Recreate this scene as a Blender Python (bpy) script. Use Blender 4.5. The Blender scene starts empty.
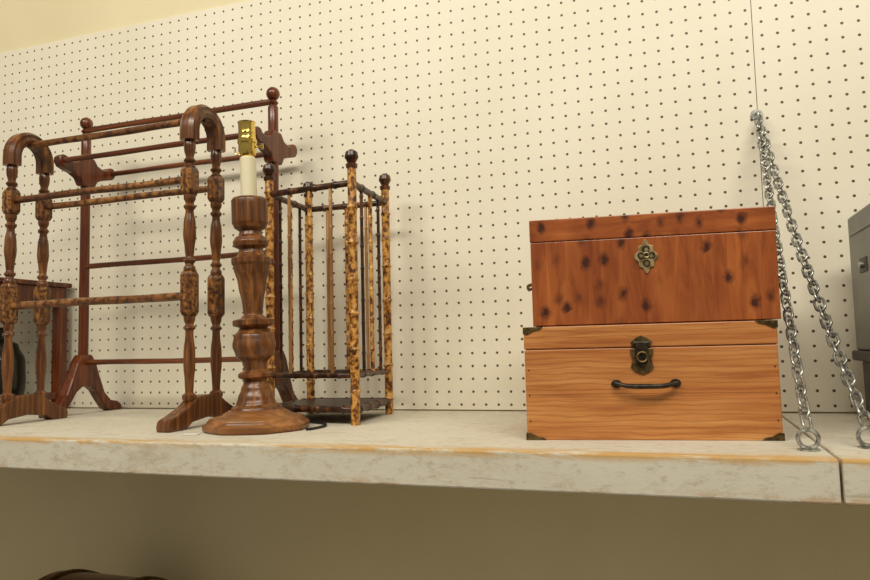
import bpy, bmesh, math, random
from mathutils import Vector, Matrix
random.seed(4)
S=bpy.context.scene
S.view_settings.view_transform='Standard'
S.view_settings.look='None'

# ------------------------------------------------------------ materials
def srgb(r,g,b):
    f=lambda c:(c/255/12.92) if c/255<=.04045 else ((c/255+.055)/1.055)**2.4
    return (f(r),f(g),f(b),1)
class M:
    def __init__(s,name,rough=.5,metal=0):
        s.m=bpy.data.materials.new(name); s.m.use_nodes=True
        s.t=s.m.node_tree; s.b=s.t.nodes['Principled BSDF']
        s.b.inputs['Roughness'].default_value=rough; s.b.inputs['Metallic'].default_value=metal
        s.tc=s.t.nodes.new('ShaderNodeTexCoord')
    def n(s,k,**kw):
        x=s.t.nodes.new(k)
        for a,b in kw.items(): setattr(x,a,b)
        return x
    def l(s,a,b): s.t.links.new(a,b)
    def coords(s,scale=(1,1,1),rot=(0,0,0),loc=(0,0,0)):
        mp=s.n('ShaderNodeMapping'); s.l(s.tc.outputs['Object'],mp.inputs[0])
        mp.inputs['Scale'].default_value=scale; mp.inputs['Rotation'].default_value=rot
        mp.inputs['Location'].default_value=loc
        return mp.outputs[0]
    def noise(s,vec,scale,detail=4,rough=.55,dist=0):
        x=s.n('ShaderNodeTexNoise'); s.l(vec,x.inputs['Vector'])
        x.inputs['Scale'].default_value=scale; x.inputs['Detail'].default_value=detail
        x.inputs['Roughness'].default_value=rough; x.inputs['Distortion'].default_value=dist
        return x.outputs['Fac']
    def ramp(s,fac,stops):
        x=s.n('ShaderNodeValToRGB'); s.l(fac,x.inputs[0]); e=x.color_ramp.elements
        while len(e)<len(stops): e.new(.5)
        for i,(p,c) in enumerate(stops):
            e[i].position=p; e[i].color=c if len(c)==4 else (*c,1)
        return x.outputs[0]
    def rng(s,v,a,b,c,d):
        x=s.n('ShaderNodeMapRange'); s.l(v,x.inputs[0])
        for i,q in enumerate((a,b,c,d)): x.inputs[i+1].default_value=q
        return x.outputs[0]
    def mix(s,fac,a,b,mode='MIX'):
        x=s.n('ShaderNodeMix',data_type='RGBA',blend_type=mode)
        for v,i in ((fac,0),(a,6),(b,7)):
            if hasattr(v,'links'): s.l(v,x.inputs[i])
            else: x.inputs[i].default_value=v
        return x.outputs[2]
    def math(s,op,a,b=0,c=None):
        x=s.n('ShaderNodeMath',operation=op)
        for i,v in enumerate((a,b,c)):
            if v is None: continue
            if hasattr(v,'links'): s.l(v,x.inputs[i])
            else: x.inputs[i].default_value=v
        return x.outputs[0]
    def bump(s,h,strength=.2,dist=.002):
        x=s.n('ShaderNodeBump'); x.inputs['Strength'].default_value=strength
        x.inputs['Distance'].default_value=dist
        s.l(h,x.inputs['Height']); s.l(x.outputs[0],s.b.inputs['Normal'])
    def col(s,c):
        if hasattr(c,'links'): s.l(c,s.b.inputs['Base Color'])
        else: s.b.inputs['Base Color'].default_value=c
        return s.m
W=(1,1,1,1);K=(0,0,0,1)
def wood(name,dark,mid,light,axis='z',rough=.3,scale=60,mottle=None):
    m=M(name,rough)
    sc={'x':(.06,1,1),'y':(1,.06,1),'z':(1,1,.06)}[axis]
    g=m.noise(m.coords(sc),scale,6,.6,.6)
    c=m.ramp(g,[(.3,dark),(.5,mid),(.7,light)])
    if mottle:
        f=m.noise(m.coords(),mottle,3,.6)
        c=m.mix(m.ramp(f,[(.42,K),(.6,W)]),c,dark)
    m.bump(g,.1,.001)
    return m.col(c)
rackA=wood('worn_walnut',srgb(54,28,13),srgb(102,60,28),srgb(152,98,48),'z',.27,80)
railA=wood('worn_rail_wood',srgb(74,42,19),srgb(130,82,40),srgb(180,128,72),'x',.3,45,mottle=60)
blockA=wood('spotted_block_wood',srgb(64,34,15),srgb(132,84,38),srgb(182,128,64),'z',.3,110,mottle=120)
rackB=wood('mahogany_red',srgb(56,23,12),srgb(96,45,20),srgb(132,72,36),'z',.26,60)
railB=wood('mahogany_rail',srgb(54,25,13),srgb(94,48,22),srgb(132,74,38),'x',.26,60)
lampW=wood('lamp_walnut',srgb(56,29,13),srgb(104,62,29),srgb(150,98,50),'z',.3,80)
lampB=wood('lamp_base_walnut',srgb(84,48,23),srgb(132,84,42),srgb(170,116,66),'x',.34,50)
darkW=wood('dark_stained_wood',srgb(22,11,7),srgb(42,22,13),srgb(64,36,20),'x',.4,50)

def mk_bamboo(name):
    m=M(name,.3)
    f=m.noise(m.coords((1,1,.8)),95,3,.6,.4)
    c=m.ramp(f,[(.36,srgb(60,32,12)),(.45,srgb(126,76,28)),(.53,srgb(190,134,60)),(.68,srgb(216,170,96))])
    return m.col(c)
bamboo=mk_bamboo('tortoise_bamboo')
bambooD=wood('bamboo_dark',srgb(36,18,9),srgb(74,40,18),srgb(140,90,42),'z',.3,60,mottle=60)
bambooL=wood('bamboo_light',srgb(96,58,26),srgb(166,120,70),srgb(202,164,108),'z',.35,60)

def mk_pine():
    m=M('pine_planks',.38)
    g=m.noise(m.coords((.05,1,1)),95,6,.6,.3)
    g2=m.noise(m.coords((.12,1,1),loc=(3,1,2)),14,3,.5,.8)
    c=m.ramp(g,[(.3,srgb(156,92,44)),(.5,srgb(192,128,68)),(.7,srgb(208,150,88))])
    c=m.mix(m.math('MULTIPLY',m.ramp(g2,[(.42,K),(.66,W)]),.55),c,srgb(164,90,40))
    w=m.n('ShaderNodeTexWave',wave_type='BANDS',bands_direction='Z')
    m.l(m.coords((.22,1,1)),w.inputs['Vector']); w.inputs['Scale'].default_value=38
    w.inputs['Distortion'].default_value=7; w.inputs['Detail'].default_value=3
    c=m.mix(m.math('MULTIPLY',m.ramp(w.outputs['Fac'],[(.72,K),(.95,W)]),.4),c,srgb(140,80,36))
    m.bump(g,.08,.001); return m.col(c)
pine=mk_pine()
def mk_cedar(axis,name,kscale,thr,soft):
    m=M(name,.3)
    sc={'z':(1,1,.14),'x':(.14,1,1)}[axis]
    g=m.noise(m.coords(sc),60,6,.6,1.0)
    c=m.ramp(g,[(.3,srgb(126,60,24)),(.5,srgb(156,82,34)),(.72,srgb(178,102,46))])
    big=m.noise(m.coords((1,1,.4),loc=(5,2,1)),9,3,.5,.6)
    c=m.mix(m.math('MULTIPLY',m.ramp(big,[(.42,K),(.65,W)]),.5),c,srgb(116,52,20))
    sp=m.n('ShaderNodeSeparateXYZ'); m.l(m.coords(),sp.inputs[0])
    cb=m.n('ShaderNodeCombineXYZ')
    wob=m.math('MULTIPLY',m.noise(m.coords(),70,3),.014)
    m.l(m.math('ADD',sp.outputs['X'],wob),cb.inputs[0]); m.l(m.math('MULTIPLY',m.math('ADD',sp.outputs['Z'],wob),.7),cb.inputs[1])
    v=m.n('ShaderNodeTexVoronoi',feature='F1',voronoi_dimensions='2D'); m.l(cb.outputs[0],v.inputs['Vector'])
    v.inputs['Scale'].default_value=kscale
    sep=m.n('ShaderNodeSeparateColor'); m.l(v.outputs['Color'],sep.inputs[0])
    sel=m.rng(sep.outputs[0],thr,.9,0,1)
    kn=m.ramp(v.outputs['Distance'],[(.05,W),(.16,(.55,.55,.55,1)),(.34,K)])
    f=m.math('MINIMUM',m.math('MULTIPLY',m.math('MULTIPLY',kn,sel),soft),.95)
    c=m.mix(f,c,srgb(58,22,9))
    m.bump(g,.05,.001); return m.col(c)
cedar=mk_cedar('z','cedar_front',32,.38,1.25); cedarL=mk_cedar('x','cedar_lid',36,.25,1.4)

def metal(name,c,rough,metal=1,nz=0,c2=None):
    m=M(name,rough,metal)
    if c2:
        f=m.noise(m.coords(),nz,4)
        return m.col(m.ramp(f,[(.38,c),(.62,c2)]))
    return m.col(c)
brass=metal('brass',srgb(228,196,104),.15)
antq=metal('antique_brass',srgb(70,55,34),.42,.8,90,srgb(120,98,60))
antL=metal('escutcheon_brass',srgb(124,104,68),.4,.7,90,srgb(186,166,120))
iron=metal('black_iron',srgb(38,32,26),.4,.7,80,srgb(70,60,46))
galv=metal('galvanised_steel',srgb(130,130,126),.34,.85,120,srgb(200,200,192))
steel=metal('grey_painted_steel',srgb(84,86,80),.35,.4,6,srgb(106,108,100))
steelD=metal('dark_steel',srgb(40,38,35),.5,.3,20,srgb(62,58,52))
cream=M('cream_candle_sleeve',.5).col(srgb(226,216,184))
cordm=M('black_cord',.5).col(srgb(22,20,18))
tagm=M('paper_tag',.8).col(srgb(225,222,212))
jugm=M('dark_glazed_jug',.25).col(srgb(34,32,24))
darkm=M('dark_hole',.9).col(srgb(20,15,10))

PITCH=.0297
def mk_peg():
    m=M('pegboard_cream',.5)
    sep=m.n('ShaderNodeSeparateXYZ'); m.l(m.tc.outputs['Object'],sep.inputs[0])
    def cell(o): return m.math('SUBTRACT',m.math('FRACT',m.math('DIVIDE',o,PITCH)),.5)
    u=cell(sep.outputs['X']); v=cell(sep.outputs['Z'])
    d=m.math('SQRT',m.math('ADD',m.math('MULTIPLY',u,u),m.math('MULTIPLY',v,v)))
    hole=m.math('LESS_THAN',d,.102)
    nz=m.noise(m.coords(),3,4)
    base=m.ramp(nz,[(.3,srgb(228,220,198)),(.7,srgb(235,229,210))])
    m.bump(m.math('SUBTRACT',1,hole),.3,.002)
    return m.col(m.mix(hole,base,srgb(88,70,48)))
peg=mk_peg()
def mk_wall():
    m=M('painted_plaster',.6)
    f=m.noise(m.coords(),2.5,5)
    m.bump(m.noise(m.coords(),60,3),.1,.002)
    return m.col(m.ramp(f,[(.3,srgb(220,207,168)),(.7,srgb(228,217,180))]))
wallm=mk_wall()
def mk_shelf():
    m=M('worn_white_shelf_paint',.85)
    m.b.inputs['Specular IOR Level'].default_value=.2
    a=m.noise(m.coords((.5,1,1)),5,4,.6); b=m.noise(m.coords((.5,1,1)),90,6,.75); c0=m.noise(m.coords((.18,1,1)),26,6,.75,.5)
    c=m.ramp(a,[(.3,srgb(206,199,180)),(.7,srgb(217,211,194))])
    c=m.mix(m.math('MULTIPLY',m.ramp(b,[(.52,K),(.66,W)]),.5),c,srgb(164,148,118))
    sep=m.n('ShaderNodeSeparateXYZ'); m.l(m.tc.outputs['Object'],sep.inputs[0])
    near=m.rng(sep.outputs['Y'],-.588,-.552,1,0)
    zz=m.rng(sep.outputs['Z'],-.013,-.003,0,1)
    w=m.math('MULTIPLY',m.math('MULTIPLY',near,zz),m.ramp(c0,[(.40,K),(.50,W)]))
    c=m.mix(m.math('MULTIPLY',w,.9),c,srgb(198,154,84))
    sm=m.ramp(m.noise(m.coords((.6,1,1),loc=(2,7,1)),12,7,.85),[(.53,K),(.62,W)])
    c=m.mix(m.math('MULTIPLY',sm,.38),c,srgb(172,154,120))
    sc=m.ramp(m.noise(m.coords((.1,1,1),loc=(9,1,3)),70,3,.6),[(.66,K),(.70,W)])
    c=m.mix(m.math('MULTIPLY',sc,.4),c,srgb(140,122,92))
    lo=m.rng(sep.outputs['Z'],-.0557,-.043,1,0)
    chip=m.ramp(m.noise(m.coords((.25,1,1),loc=(4,4,4)),30,6,.8),[(.53,K),(.58,W)])
    c=m.mix(m.math('MULTIPLY',m.math('MULTIPLY',chip,lo),.75),c,srgb(186,142,88))
    m.bump(b,.3,.002); return m.col(c)
shelfm=mk_shelf()
floorm=M('concrete_floor',.7); floorm=floorm.col(floorm.ramp(floorm.noise(floorm.coords(),5,5),[(.3,srgb(84,70,52)),(.7,srgb(104,88,66))]))

# ------------------------------------------------------------ mesh helpers
def root(name,loc=(0,0,0),rz=0):
    e=bpy.data.objects.new(name,None); e.empty_display_size=.05
    e.location=loc; e.rotation_euler=(0,0,rz); S.collection.objects.link(e); return e
def fin(bm,name,mat,parent=None,smooth=True,bevel=0,ang=.6):
    bmesh.ops.recalc_face_normals(bm,faces=bm.faces[:])
    me=bpy.data.meshes.new(name); bm.to_mesh(me); bm.free()
    o=bpy.data.objects.new(name,me); S.collection.objects.link(o)
    me.materials.append(mat)
    if parent: o.parent=parent
    if bevel:
        b=o.modifiers.new('bev','BEVEL'); b.width=bevel; b.segments=2; b.limit_method='ANGLE'; b.angle_limit=.6
    if smooth:
        for p in me.polygons: p.use_smooth=True
        try:
            me.set_sharp_from_angle(angle=ang)
        except Exception: pass
    return o
def box_bm(bm,x0,x1,y0,y1,z0,z1):
    v=[bm.verts.new(p) for p in ((x0,y0,z0),(x1,y0,z0),(x1,y1,z0),(x0,y1,z0),(x0,y0,z1),(x1,y0,z1),(x1,y1,z1),(x0,y1,z1))]
    for f in ((0,3,2,1),(4,5,6,7),(0,1,5,4),(1,2,6,5),(2,3,7,6),(3,0,4,7)): bm.faces.new([v[i] for i in f])
def box(name,x0,x1,y0,y1,z0,z1,mat,parent=None,bevel=.001):
    bm=bmesh.new(); box_bm(bm,x0,x1,y0,y1,z0,z1); return fin(bm,name,mat,parent,smooth=False,bevel=bevel)
def lathe_bm(bm,prof,o=(0,0,0),seg=28,lobes=0,amp=0,lobe_r=1):
    rings=[]
    for r,z in prof:
        if r<=1e-6: rings.append([bm.verts.new((o[0],o[1],o[2]+z))])
        else:
            ring=[]
            for i in range(seg):
                a=2*math.pi*i/seg
                rr=r*(1+(amp*abs(math.cos(lobes*a/2)) if (lobes and r>lobe_r) else 0))
                ring.append(bm.verts.new((o[0]+rr*math.cos(a),o[1]+rr*math.sin(a),o[2]+z)))
            rings.append(ring)
    for a,b in zip(rings,rings[1:]):
        if len(a)==1 and len(b)==1: continue
        for i in range(seg):
            j=(i+1)%seg
            if len(a)==1: bm.faces.new((a[0],b[i],b[j]))
            elif len(b)==1: bm.faces.new((a[i],a[j],b[0]))
            else: bm.faces.new((a[i],a[j],b[j],b[i]))
def smooth_prof(pts,n=4):
    out=[]
    for i in range(len(pts)-1):
        p1=pts[i];p2=pts[i+1]
        for k in range(n):
            t=k/n
            out.append((p1[0]+(p2[0]-p1[0])*(1-math.cos(math.pi*t))/2, p1[1]+(p2[1]-p1[1])*t))
    out.append(pts[-1]); return out
def lathe(name,prof,mat,parent,o=(0,0,0),seg=28,**kw):
    bm=bmesh.new(); lathe_bm(bm,prof,o,seg,**kw); return fin(bm,name,mat,parent)
def tube_bm(bm,pts,rad,seg=12,closed=False):
    pts=[Vector(p) for p in pts]; n=len(pts); rings=[]
    rads=rad if isinstance(rad,(list,tuple)) else [rad]*n
    prev=None
    for i,p in enumerate(pts):
        if closed: t=(pts[(i+1)%n]-pts[i-1]).normalized()
        else: t=(pts[min(i+1,n-1)]-pts[max(i-1,0)]).normalized()
        if prev is None:
            up=Vector((0,0,1)) if abs(t.z)<.9 else Vector((1,0,0))
            a=t.cross(up).normalized()
        else: a=(prev-t*prev.dot(t)).normalized()
        prev=a; b=t.cross(a)
        rings.append([bm.verts.new(p+(a*math.cos(2*math.pi*k/seg)+b*math.sin(2*math.pi*k/seg))*rads[i]) for k in range(seg)])
    m=n if closed else n-1
    for i in range(m):
        A=rings[i];B=rings[(i+1)%n]
        off=0
        if closed and i==n-1:
            off=min(range(seg),key=lambda q:(A[0].co-B[q].co).length)
        for k in range(seg):
            bm.faces.new((A[k],A[(k+1)%seg],B[(k+1+off)%seg],B[(k+off)%seg]))
    if not closed:
        bm.faces.new(rings[0][::-1]); bm.faces.new(rings[-1])
def tube(name,pts,rad,mat,parent=None,seg=12,closed=False):
    bm=bmesh.new(); tube_bm(bm,pts,rad,seg,closed); return fin(bm,name,mat,parent)
def prism_yz(name,pts,x0,x1,mat,parent,bevel=.003):
    bm=bmesh.new()
    a=[bm.verts.new((x0,p[0],p[1])) for p in pts]; b=[bm.verts.new((x1,p[0],p[1])) for p in pts]
    bm.faces.new(a); bm.faces.new(b[::-1]); n=len(pts)
    for i in range(n): bm.faces.new((a[i],a[(i+1)%n],b[(i+1)%n],b[i]))
    return fin(bm,name,mat,parent,smooth=False,bevel=bevel)
def prism_xz(name,pts,y0,y1,mat,parent,bevel=.0006):
    bm=bmesh.new()
    a=[bm.verts.new((p[0],y0,p[1])) for p in pts]; b=[bm.verts.new((p[0],y1,p[1])) for p in pts]
    bm.faces.new(a); bm.faces.new(b[::-1]); n=len(pts)
    for i in range(n): bm.faces.new((a[i],a[(i+1)%n],b[(i+1)%n],b[i]))
    return fin(bm,name,mat,parent,smooth=False,bevel=bevel)
def spl(pts,n=8):
    out=[]
    P=[Vector(p if len(p)==3 else (p[0],p[1],0)) for p in pts]
    for i in range(len(P)-1):
        p0=P[max(i-1,0)];p1=P[i];p2=P[i+1];p3=P[min(i+2,len(P)-1)]
        for k in range(n):
            t=k/n
            out.append(.5*((2*p1)+(p2-p0)*t+(2*p0-5*p1+4*p2-p3)*t*t+(3*p1-p0-3*p2+p3)*t**3))
    out.append(P[-1]); return out

# ------------------------------------------------------------ room
box('wall_back',-3.4,2.0,0,.1,-1.4,2.4,wallm,bevel=0)
box('floor',-3.4,2.0,-4.2,.1,-1.5,-1.4,floorm,bevel=0)
pb=root('pegboard'); SX=.1755
box('panel_1',-3.4,SX-.0006,-.008,-.0005,.003,1.10,peg,pb,bevel=.0006)
box('panel_2',SX+.0006,2.0,-.008,-.0005,.003,1.10,peg,pb,bevel=.0006)
box('seam_backing',SX-.004,SX+.004,-.0022,-.0003,.003,1.10,darkm,pb,bevel=0)
sh=root('display_shelf')
D=.594
box('shelf_board_1',-3.3,.1785,-D,-.0005,-.0557,0,shelfm,sh,bevel=.003)
box('shelf_board_2',.1820,1.9,-D,-.0005,-.0557,0,shelfm,sh,bevel=.003)
box('support_batten_1',-3.3,1.9,-.04,-.0005,-.09,-.056,wallm,sh,bevel=.002)
lsh=root('lower_shelf')
box('lower_board',-3.3,1.9,-.5,-.0005,-.70,-.66,shelfm,lsh,bevel=.003)

# ------------------------------------------------------------ front quilt rack (turned, arched ends)
def turned_leg(name,par,y,top):
    bm=bmesh.new()
    seg1=[(.010,.05),(.014,.058),(.014,.064),(.008,.07),(.009,.09),(.0118,.125),(.0115,.15),(.008,.185),(.008,.192),(.0125,.198),(.008,.205),(.011,.214),(.012,.222)]
    seg2=[(.012,.312),(.012,.318),(.008,.326),(.0125,.333),(.008,.34),(.0095,.355),(.013,.385),(.012,.41),(.008,.435),(.0125,.443),(.008,.45),(.012,.46),(.012,.468)]
    seg3=[(.012,.525),(.008,.531),(.0125,.538),(.008,.545),(.0115,.560),(.012,.570),(.008,.588),(.0125,.595),(.0125,top)]
    for s in (seg1,seg2,seg3): lathe_bm(bm,smooth_prof(s,3),(0,y,0),20)
    o=fin(bm,name,rackA,par)
    bm=bmesh.new()
    for z0,z1 in ((.222,.312),(.468,.525)):
        w=.0135
        pr=[(w*.78,z0),(w,z0+.008),(w,z1-.008),(w*.78,z1)]
        rings=[]
        for r,z in pr: rings.append([bm.verts.new((sx*r,y+sy*r,z)) for sx,sy in((-1,-1),(1,-1),(1,1),(-1,1))])
        for a,b in zip(rings,rings[1:]):
            for i in range(4): bm.faces.new((a[i],a[(i+1)%4],b[(i+1)%4],b[i]))
        bm.faces.new(rings[0][::-1]); bm.faces.new(rings[-1])
    fin(bm,name+'_blocks',blockA,par,smooth=False,bevel=.002)
ra=root('quilt_rack',(-.945,-.356,0)); ra.scale=(1,1,1.02)
XL=-.493
for side,x in (('right',0),('left',XL)):
    e=bpy.data.objects.new('end_frame_'+side,None); e.parent=ra; e.location=(x,0,0); S.collection.objects.link(e)
    yf,yr=-.044,.044
    turned_leg('leg_front_'+side,e,yf,.612); turned_leg('leg_rear_'+side,e,yr,.612)
    bm=bmesh.new()
    prof=[(-.016,-.013),(.016,-.013),(.019,-.004),(.015,.003),(.017,.009),(.009,.015),(-.009,.015),(-.017,.009),(-.015,.003),(-.019,-.004)]
    rings=[]
    N=20
    for i in range(N+3):
        if i==0: a=math.pi; off=-.022
        elif i==N+2: a=0; off=-.022
        else: a=math.pi*(1-(i-1)/N); off=0
        c=Vector((0,.046*math.cos(a),.602+.049*math.sin(a)+off)); nrm=Vector((0,math.cos(a),math.sin(a)))
        rings.append([bm.verts.new(c+nrm*v+Vector((u,0,0))) for u,v in prof])
    n=len(prof)
    for A,B in zip(rings,rings[1:]):
        for k in range(n): bm.faces.new((A[k],A[(k+1)%n],B[(k+1)%n],B[k]))
    bm.faces.new(rings[0][::-1]); bm.faces.new(rings[-1])
    fin(bm,'arch_'+side,rackA,e,ang=.5)
    top=spl([(-.124,.010),(-.118,.022),(-.095,.030),(-.06,.045),(-.035,.06),(0,.063),(.035,.06),(.06,.045),(.09,.030),(.108,.022),(.112,.010)],3)
    bot=[(.110,0),(.07,0),(.05,.012),(0,.018),(-.05,.012),(-.07,0),(-.122,0)]
    prism_yz('foot_'+side,[(p.x,p.y) for p in top]+bot,-.015,.015,rackA,e,.003)
def rail(name,par,y,z,x0,x1,r,mat):
    n=24; pts=[];rad=[]
    for i in range(n+1):
        t=i/n; pts.append((x0+(x1-x0)*t,y,z+.0006*math.sin(9*t+y*50)))
        rad.append(r*(1+.03*math.sin(t*23)))
    tube(name,pts,rad,mat,par,14)
rail('rail_top',ra,0,.637,XL,0,.0075,railA)
rail('rail_front_upper',ra,-.044,.500,XL,0,.0075,railA)
rail('rail_rear_upper',ra,.044,.500,XL,0,.0075,railA)
rail('rail_front_lower',ra,-.044,.262,XL,0,.0085,railA)

# ------------------------------------------------------------ back quilt rack (single posts, T arms)
rb=root('quilt_rack.001',(-.907,-.14,0)); XB=-.578; rb.scale=(1,1,1.016)
for side,x in (('right',0),('left',XB)):
    e=bpy.data.objects.new('end_post_'+side,None); e.parent=rb; e.location=(x,0,0); S.collection.objects.link(e)
    lathe('post_'+side,smooth_prof([(.0125,.09),(.0125,.3),(.012,.5),(.0125,.6),(.0125,.728),(.009,.733),(.013,.739),(.009,.745)],3)
          ,rackB,e,seg=20)
    bm=bmesh.new(); R=.0165
    lathe_bm(bm,[(0,.745-.002)]+[(R*math.sin(math.pi*k/14),.761-R*math.cos(math.pi*k/14)) for k in range(1,14)]+[(0,.761+R)],(0,0,0),20)
    fin(bm,'finial_'+side,rackB,e)
    arm=[(-.072,.622),(-.085,.626),(-.094,.637),(-.093,.650),(-.083,.658),(-.071,.656),(-.064,.648),(-.05,.645),(-.03,.652),(-.018,.668),
         (.018,.668),(.03,.652),(.05,.645),(.064,.648),(.071,.656),(.083,.658),(.093,.650),(.094,.637),(.085,.626),(.072,.622),
         (.05,.617),(.03,.608),(.02,.59),(-.02,.59),(-.03,.608),(-.05,.617)]
    prism_yz('arm_'+side,arm,-.013,.013,rackB,e,.004)
    half=[(-.016,.15),(-.03,.13),(-.045,.09),(-.062,.05),(-.085,.028),(-.108,.024),(-.122,.014),(-.124,0),(-.085,0),(-.07,.006),(-.05,.03),(-.032,.055),(-.014,.068)]
    foot=[(a,b) for a,b in half]+[(-a,b) for a,b in half[::-1]]
    prism_yz('foot_'+side,foot,-.015,.015,rackB,e,.004)
rail('rail_top',rb,0,.742,XB,0,.0075,railB)
rail('rail_arm_front',rb,-.08,.642,XB,0,.0068,railB)
rail('rail_arm_rear',rb,.08,.642,XB,0,.0068,railB)
rail('rail_middle',rb,0,.379,XB,0,.0068,railB)
rail('rail_bottom',rb,0,.13,XB,0,.0068,railB)

# ------------------------------------------------------------ table lamp
lp=root('table_lamp',(-.786,-.40,.0),0)
lp.rotation_euler=(0,0,.3)
lathe('base',smooth_prof([(0,.0),(.098,.0),(.102,.004),(.102,.012),(.094,.018),(.09,.024),(.066,.030),(.052,.040)],4),lampB,lp,seg=96,lobes=8,amp=-.04,lobe_r=.085)
ax=bpy.data.objects.new('stem',None); ax.parent=lp; ax.rotation_euler=(.008,-.028,0); ax.scale=(.96,.96,.99); S.collection.objects.link(ax)
lathe('column',smooth_prof([(.056,.034),(.050,.044),(.040,.050),(.036,.062),(.029,.080),(.024,.092),(.022,.096),(.034,.103),(.034,.109),(.022,.117),(.025,.130),(.038,.147),(.0435,.165),(.040,.184),(.030,.196),(.028,.199),(.0415,.205),(.0415,.214),(.024,.220),
  (.019,.226),(.021,.245),(.028,.285),(.0365,.322),(.040,.328),(.040,.337),(.029,.343),(.025,.350),(.024,.356),(.034,.362),(.036,.370),(.032,.378),(.024,.384),(.022,.391),(.033,.401),(.0365,.410),(.0365,.454),(.033,.459),(.0,.458)],4),lampW,ax,seg=40)
lathe('candle_sleeve',smooth_prof([(.0165,.455),(.0165,.540),(.014,.543),(0,.543)],2),cream,ax,seg=28)
lathe('bulb_socket',smooth_prof([(.012,.542),(.0165,.548),(.0185,.554),(.0185,.570),(.020,.572),(.020,.578),(.018,.580),(.0172,.590),(.0180,.592),(.0172,.594),(.0172,.612),(.0185,.615),(.0165,.616),(.0155,.598),(0,.597)],3),brass,ax,seg=28)
tube('socket_key',[(.017,0,.564),(.030,0,.564)],.002,brass,ax,8)
box('switch_key',.028,.034,-.0015,.0015,.558,.570,brass,ax,.0008)
tube('harp_saddle',spl([(-.018,0,.548),(-.025,0,.552),(-.026,0,.565)],4),.0016,brass,ax,8)
tube('power_cord',spl([(.02,.10,.003),(.07,.095,.003),(.118,.055,.003),(.130,.01,.003),(.118,-.03,.003),(.106,-.045,.003)],8),.0025,cordm,lp,8)
box('price_tag',-.118,-.090,-.078,-.056,.0005,.0015,tagm,lp,.0002)

# ------------------------------------------------------------ bamboo stand
bs=root('bamboo_umbrella_stand')
C={'front_right':(-.618,-.31),'front_left':(-.828,-.285),'rear_left':(-.836,-.098),'rear_right':(-.636,-.095)}
def cane(bm,p,q,r,node=.07,seg=12,seed=0):
    p=Vector(p);q=Vector(q);L=(q-p).length; rnd=random.Random(seed)
    pts=[];rad=[]
    nodes=[];c=rnd.uniform(.3,1)*node
    while c<L-.01: nodes.append(c); c+=node*rnd.uniform(.8,1.2)
    ss=[(0,1),(L,1)]
    for c in nodes: ss+=[(c-.006,1),(c-.0022,1.12),(c,1.28),(c+.002,1.1),(c+.006,.98)]
    ss=sorted(x for x in ss if 0<=x[0]<=L)
    for s,k in ss: pts.append(p.lerp(q,s/L)); rad.append(r*k)
    tube_bm(bm,pts,rad,seg)
i=0
for k,(x,y) in C.items():
    bm=bmesh.new(); cane(bm,(x,y,0),(x,y,.528),.0092,.075,16,i); fin(bm,'post_'+k,bamboo,bs)
    lathe('finial_'+k,smooth_prof([(.0115,.520),(.0125,.527),(.008,.530),(.010,.533),(.0145,.542),(.0125,.552),(.006,.557),(0,.558)],3),bambooD,bs,(x,y,0),18); i+=1
names=list(C)
for j in range(4):
    a=C[names[j]];b=C[names[(j+1)%4]]
    for nm,z,r,mt in (('top',.489,.007,bambooD),('lower',.098,.0055,bambooD),('base',.030,.0075,bambooD)):
        bm=bmesh.new(); cane(bm,(*a,z),(*b,z),r,.06,12,j*5+int(z*100)); fin(bm,'rail_%s_%d'%(nm,j+1),mt,bs)
    cnt=3
    for s in range(1,cnt+1):
        t=s/(cnt+1); x=a[0]+(b[0]-a[0])*t; y=a[1]+(b[1]-a[1])*t
        bm=bmesh.new(); cane(bm,(x,y,.098),(x,y,.487),.0036 if s!=2 else .0046,.055,10,j*7+s)
        fin(bm,'spindle_%d_%d'%(j+1,s),bamboo if s==2 else (bambooL if (j+s)%2 else bambooD),bs)
bm=bmesh.new()
pts=[C[n] for n in names]
a=[bm.verts.new((x,y,.026)) for x,y in pts]; b=[bm.verts.new((x,y,.036)) for x,y in pts]
bm.faces.new(a[::-1]); bm.faces.new(b)
for q in range(4): bm.faces.new((a[q],a[(q+1)%4],b[(q+1)%4],b[q]))
fin(bm,'drip_tray',darkW,bs,smooth=False,bevel=.001)

# ------------------------------------------------------------ pine chest (lower)
ch=root('pine_chest',(-.238,-.4756,0),.1243)
wC,dC,hC=.378,.25,.179; sm=.1425
box('body',0,wC,0,dC,0,sm,pine,ch,.0015)
box('lid',-.0006,wC+.0006,-.0006,dC,sm+.0012,hC,pine,ch,.0015)
box('lid_gap',.002,wC-.002,.002,dC-.002,sm-.001,sm+.002,darkm,ch,0)
box('glue_line',.002,wC-.002,-.0003,.002,.0715,.0719,metal('glue_brown',srgb(130,72,30),.6,0),ch,0)
def bracket(nm,x,z,sx,sz):
    o=-.0014; L=.03; h=.008
    pts=[(x,z),(x+sx*L,z),(x+sx*(L-.004),z+sz*h*.5),(x+sx*.016,z+sz*h*.75),(x+sx*.009,z+sz*.010),(x+sx*.005,z+sz*.012),(x,z+sz*.011)]
    prism_xz(nm,pts,o-.001,.0005,antq,ch,.0004)
    box(nm+'_side',min(x,x-sx*.0016),max(x,x-sx*.0016),o,.028,min(z,z+sz*.011),max(z,z+sz*.011),antq,ch,.0004)
bracket('corner_tl',0,hC,1,-1); bracket('corner_tr',wC,hC,-1,-1)
bracket('corner_bl',0,.0,1,1); bracket('corner_br',wC,.0,-1,1)
cxx=.181
def blob(cx,cz,rx,rz,n=24): return [(cx+rx*math.cos(2*math.pi*k/n),cz+rz*math.sin(2*math.pi*k/n)) for k in range(n)]
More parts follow.
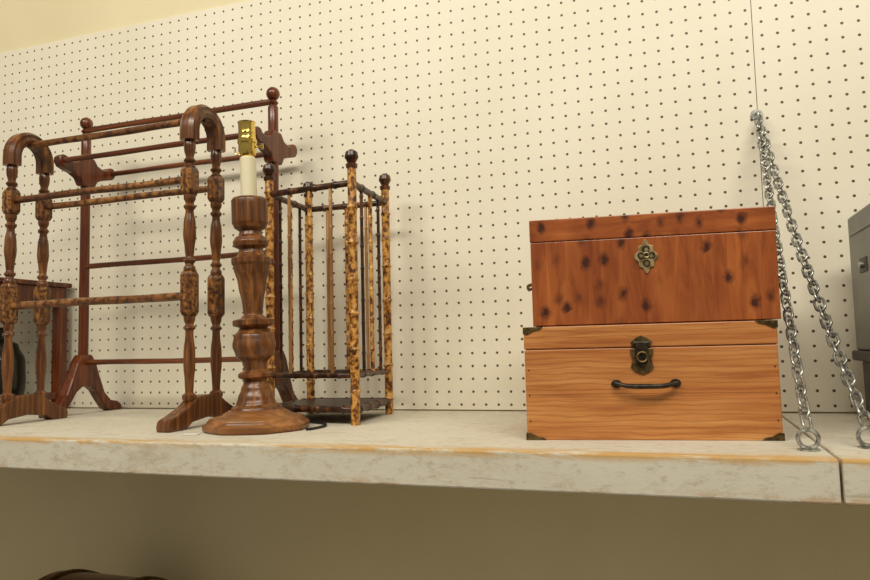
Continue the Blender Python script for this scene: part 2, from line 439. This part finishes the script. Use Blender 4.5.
prism_xz('clasp_plate',[(cxx-.017,.112),(cxx-.012,.106),(cxx,.101),(cxx+.012,.106),(cxx+.017,.112),(cxx+.014,.124),(cxx+.017,.134),(cxx+.017,.141),(cxx-.017,.141),(cxx-.017,.134),(cxx-.014,.124)],-.003,.0005,antq,ch)
prism_xz('clasp_hasp',[(cxx-.014,.144),(cxx-.016,.152),(cxx-.008,.158),(cxx,.162),(cxx+.008,.158),(cxx+.016,.152),(cxx+.014,.144)],-.0035,.0005,antq,ch)
prism_xz('clasp_loop',[(cxx-.009,.150),(cxx+.009,.150),(cxx+.010,.135),(cxx+.008,.118),(cxx,.110),(cxx-.008,.118),(cxx-.010,.135)],-.008,-.003,iron,ch,.002)
tube('clasp_hinge',[(cxx-.012,-.005,.150),(cxx+.012,-.005,.150)],.0035,iron,ch,10)
tube('clasp_ring',[(cxx+.0075*math.cos(t*math.pi/8),-.0095,.128+.0075*math.sin(t*math.pi/8)) for t in range(16)],.0018,antq,ch,8,True)
hx0,hx1,hz=.141,.229,.087
for s,x in (('left',hx0),('right',hx1)):
    prism_xz('handle_plate_'+s,blob(x,hz,.008,.0065),-.003,.0005,iron,ch)
    tube('handle_pin_'+s,[(x,0,hz),(x,-.012,hz)],.0032,iron,ch,10)
hp=spl([(hx0-.003,-.010,hz+.002),(hx0+.004,-.012,hz),(hx0+.018,-.016,hz-.003),((hx0+hx1)/2,-.018,hz-.0035),(hx1-.018,-.016,hz-.003),(hx1-.004,-.012,hz),(hx1+.003,-.010,hz+.002)],6)
tube('handle_bail',hp,[.0026+.0014*math.sin(math.pi*k/(len(hp)-1)) for k in range(len(hp))],iron,ch,12)
for k,(x,z) in enumerate([(.006,.03),(.006,.07),(.006,.11),(wC-.006,.03),(wC-.006,.07),(wC-.006,.11)]):
    prism_xz('nail_%d'%(k+1),blob(x,z,.0012,.0012,10),-.0006,.0004,iron,ch,0)

# ------------------------------------------------------------ cedar chest (upper)
cd=root('cedar_chest',(-.2235,-.470,hC+.0016),.1225)
wU,dU,hU=.371,.235,.172; su=.135
box('body',0,wU,0,dU,0,su,cedar,cd,.0012)
box('lid',-.0008,wU+.0008,-.0008,dU,su+.0008,hU,cedarL,cd,.0015)
box('lid_gap',.002,wU-.002,.002,dU-.002,su-.001,su+.002,darkm,cd,0)
ex,ez=.180,.104
esc=[]
for k in range(72):
    a=2*math.pi*k/72
    r=1+.10*math.cos(4*a)+.11*math.cos(8*a)
    esc.append((ex+.0150*r*math.cos(a),ez+.0225*r*math.sin(a)))
prism_xz('escutcheon',esc,-.0022,.0005,antL,cd,.0004)
for k,(dx,dz,rx) in enumerate([(0,.012,.0046),(0,-.010,.0046),(-.0078,.002,.0042),(.0078,.002,.0042),(0,.002,.0040)]):
    tube('escutcheon_scroll_%d'%(k+1),[(ex+dx+rx*math.cos(t*math.pi/8),-.003,ez+dz+rx*math.sin(t*math.pi/8)) for t in range(16)],.0012,iron if k<4 else antL,cd,8,True)
prism_xz('keyhole',blob(ex,ez+.001,.0022,.0035,14),-.0032,-.001,darkm,cd,0)
for s,x,sx in (('left',0,-1),('right',wU,1)):
    tube('side_handle_'+s,spl([(x,.08,.075),(x+sx*.012,.085,.072),(x+sx*.014,.12,.068),(x+sx*.012,.155,.072),(x,.16,.075)],6),.0028,antq,cd,10)

# ------------------------------------------------------------ chains
def link_bm(bm,c,t,side,L,Wd,r):
    t=t.normalized(); side=(side-t*side.dot(t)).normalized()
    pts=[]; n=7; hl=L/2-Wd/2
    for k in range(n+1):
        a=-math.pi/2+math.pi*k/n; pts.append(c+t*(hl+Wd/2*math.cos(a))+side*(Wd/2*math.sin(a)))
    for k in range(n+1):
        a=math.pi/2+math.pi*k/n; pts.append(c+t*(-hl+Wd/2*math.cos(a))+side*(Wd/2*math.sin(a)))
    tube_bm(bm,pts,r,8,True)
HX=.173
hook=Vector((HX,-.03,.606))
def chain(name,end,sag):
    r=root(name)
    bm=bmesh.new(); p=hook.copy(); q=Vector(end)
    N=400; path=[p.lerp(q,i/N)+Vector((0,0,-sag*4*(i/N)*(1-i/N))) for i in range(N+1)]
    cum=[0]
    for a,b in zip(path,path[1:]): cum.append(cum[-1]+(b-a).length)
    L=.0265; r0=.0022; pitch=L-4*r0+.001; n=int(cum[-1]/pitch); pitch=cum[-1]/n
    j=0
    for i in range(n):
        s=(i+.5)*pitch
        while cum[j+1]<s: j+=1
        c=path[j]; t=(path[j+1]-path[j]).normalized()
        base=t.cross(Vector((0,0,1))).normalized(); oth=t.cross(base)
        a=math.radians(45)+i*math.pi/2+random.uniform(-.15,.15)
        link_bm(bm,c,t,base*math.cos(a)+oth*math.sin(a),L,.0145,r0)
    fin(bm,'links',galv,r,ang=3)
    ex,ey,_=end
    tube('eye_ring',[(ex+.0125*math.cos(k*math.pi/10),ey,.0155+.0125*math.sin(k*math.pi/10)) for k in range(20)],.0030,galv,r,10,True)
    lathe('washer',[(0,0),(.014,0),(.014,.002),(.007,.0022),(.007,.005),(0,.005)],galv,r,(ex,ey,0),20)
    return r
chain('support_chain',(.156,-.522,.030),.02)
chain('support_chain.001',(.235,-.487,.030),.03)
wh=root('wall_hook')
pl=lathe('screw_plate',[(0,0),(.012,0),(.012,.003),(0,.003)],galv,wh,(0,0,0),16)
pl.rotation_euler=(math.pi/2,0,0); pl.location=(HX,-.008,.618)
tube('hook_shank',spl([(HX,-.008,.618),(HX,-.028,.618),(HX,-.04,.612),(HX,-.038,.598),(HX,-.028,.594),(HX,-.022,.600)],6),.003,galv,wh,10)

# ------------------------------------------------------------ steel cabinet at right
sc=root('steel_file_box')
box('body',.307,.63,-.42,-.10,.125,.3725,steel,sc,.004)
box('base_rim',.300,.635,-.428,-.095,.107,.125,steelD,sc,.003)
box('plinth',.312,.61,-.40,-.115,.0,.107,steelD,sc,.003)
tube('latch_knob',[(.307,-.20,.275),(.300,-.20,.275)],.006,galv,sc,14)
box('latch_plate',.3055,.308,-.225,-.175,.262,.288,steelD,sc,.001)
box('side_rib',.3045,.308,-.40,-.12,.335,.340,steel,sc,.001)

# ------------------------------------------------------------ side table + jug at left
st=root('side_table')
box('apron_front',-2.15,-1.66,-.27,-.255,.295,.345,rackB,st,.002)
box('apron_side',-1.675,-1.66,-.27,-.03,.295,.345,rackB,st,.002)
box('top',-2.16,-1.65,-.28,-.02,.345,.358,rackB,st,.003)
for k,(x,y) in enumerate([(-1.672,-.258),(-1.672,-.042),(-2.13,-.258),(-2.13,-.042)]):
    box('leg_%d'%(k+1),x-.014,x+.014,y-.014,y+.014,0,.30,rackB,st,.002)
box('stretcher',-1.680,-1.664,-.25,-.05,.03,.05,rackB,st,.002)
lathe('stoneware_jug',smooth_prof([(0,0),(.055,0),(.062,.01),(.07,.08),(.068,.14),(.05,.185),(.03,.2),(.028,.225),(.034,.232),(.024,.234),(0,.23)],4),jugm,None,(-1.80,-.13,0),32)

# ------------------------------------------------------------ trunk under the shelf
tk=root('wooden_trunk')
box('body',-1.465,-1.20,-.36,-.12,-.66,-.422,rackB,tk,.004)
bm=bmesh.new(); n=16; prof=[(-.37+.26*k/n,-.420+.045*math.sin(math.pi*k/n)) for k in range(n+1)]
a=[bm.verts.new((-1.475,y,z)) for y,z in prof];b=[bm.verts.new((-1.19,y,z)) for y,z in prof]
for k in range(n): bm.faces.new((a[k],a[k+1],b[k+1],b[k]))
bm.faces.new(a);bm.faces.new(b[::-1]);bm.faces.new((a[0],b[0],b[-1],a[-1]))
fin(bm,'domed_lid',rackB,tk)
for k,x in enumerate((-1.44,-1.225)):
    tube('strap_%d'%(k+1),[(x,y,z+.001) for y,z in prof],.005,antq,tk,8)

# ------------------------------------------------------------ light
w=bpy.data.worlds.new('World'); S.world=w; w.use_nodes=True
w.node_tree.nodes['Background'].inputs[0].default_value=(1.0,.92,.76,1)
w.node_tree.nodes['Background'].inputs[1].default_value=.27
def area(name,loc,tgt,sx,sy,power,col):
    l=bpy.data.lights.new(name,'AREA'); l.shape='RECTANGLE'; l.size=sx;l.size_y=sy;l.energy=power;l.color=col
    o=bpy.data.objects.new(name,l); S.collection.objects.link(o); o.location=loc
    o.rotation_euler=(Vector(tgt)-Vector(loc)).to_track_quat('-Z','Y').to_euler()
area('ceiling_light_1',(.7,-2.1,2.3),(.2,-.2,.2),1.8,.4,52,(1,.94,.81))
area('ceiling_light_2',(-1.6,-2.6,2.3),(-1.2,-.1,.5),1.8,.4,52,(1,.93,.79))

# ------------------------------------------------------------ camera
yaw,pitch,roll,h=.3318,.0784,.0250,.1535
d=Vector((-math.sin(yaw)*math.cos(pitch),math.cos(yaw)*math.cos(pitch),math.sin(pitch)))
r=Vector((math.cos(yaw),math.sin(yaw),0)); u=r.cross(d)
c,s=math.cos(roll),math.sin(roll)
r2=c*r-s*u; u2=s*r+c*u
cm=bpy.data.cameras.new('camera'); cm.sensor_width=36; cm.lens=707*36/870; cm.clip_start=.02
co=bpy.data.objects.new('camera',cm); S.collection.objects.link(co)
mt=Matrix.Identity(4)
for i in range(3): mt[i][0]=r2[i];mt[i][1]=u2[i];mt[i][2]=-d[i]
mt.translation=(0,-1.6,h); co.matrix_world=mt
S.camera=co
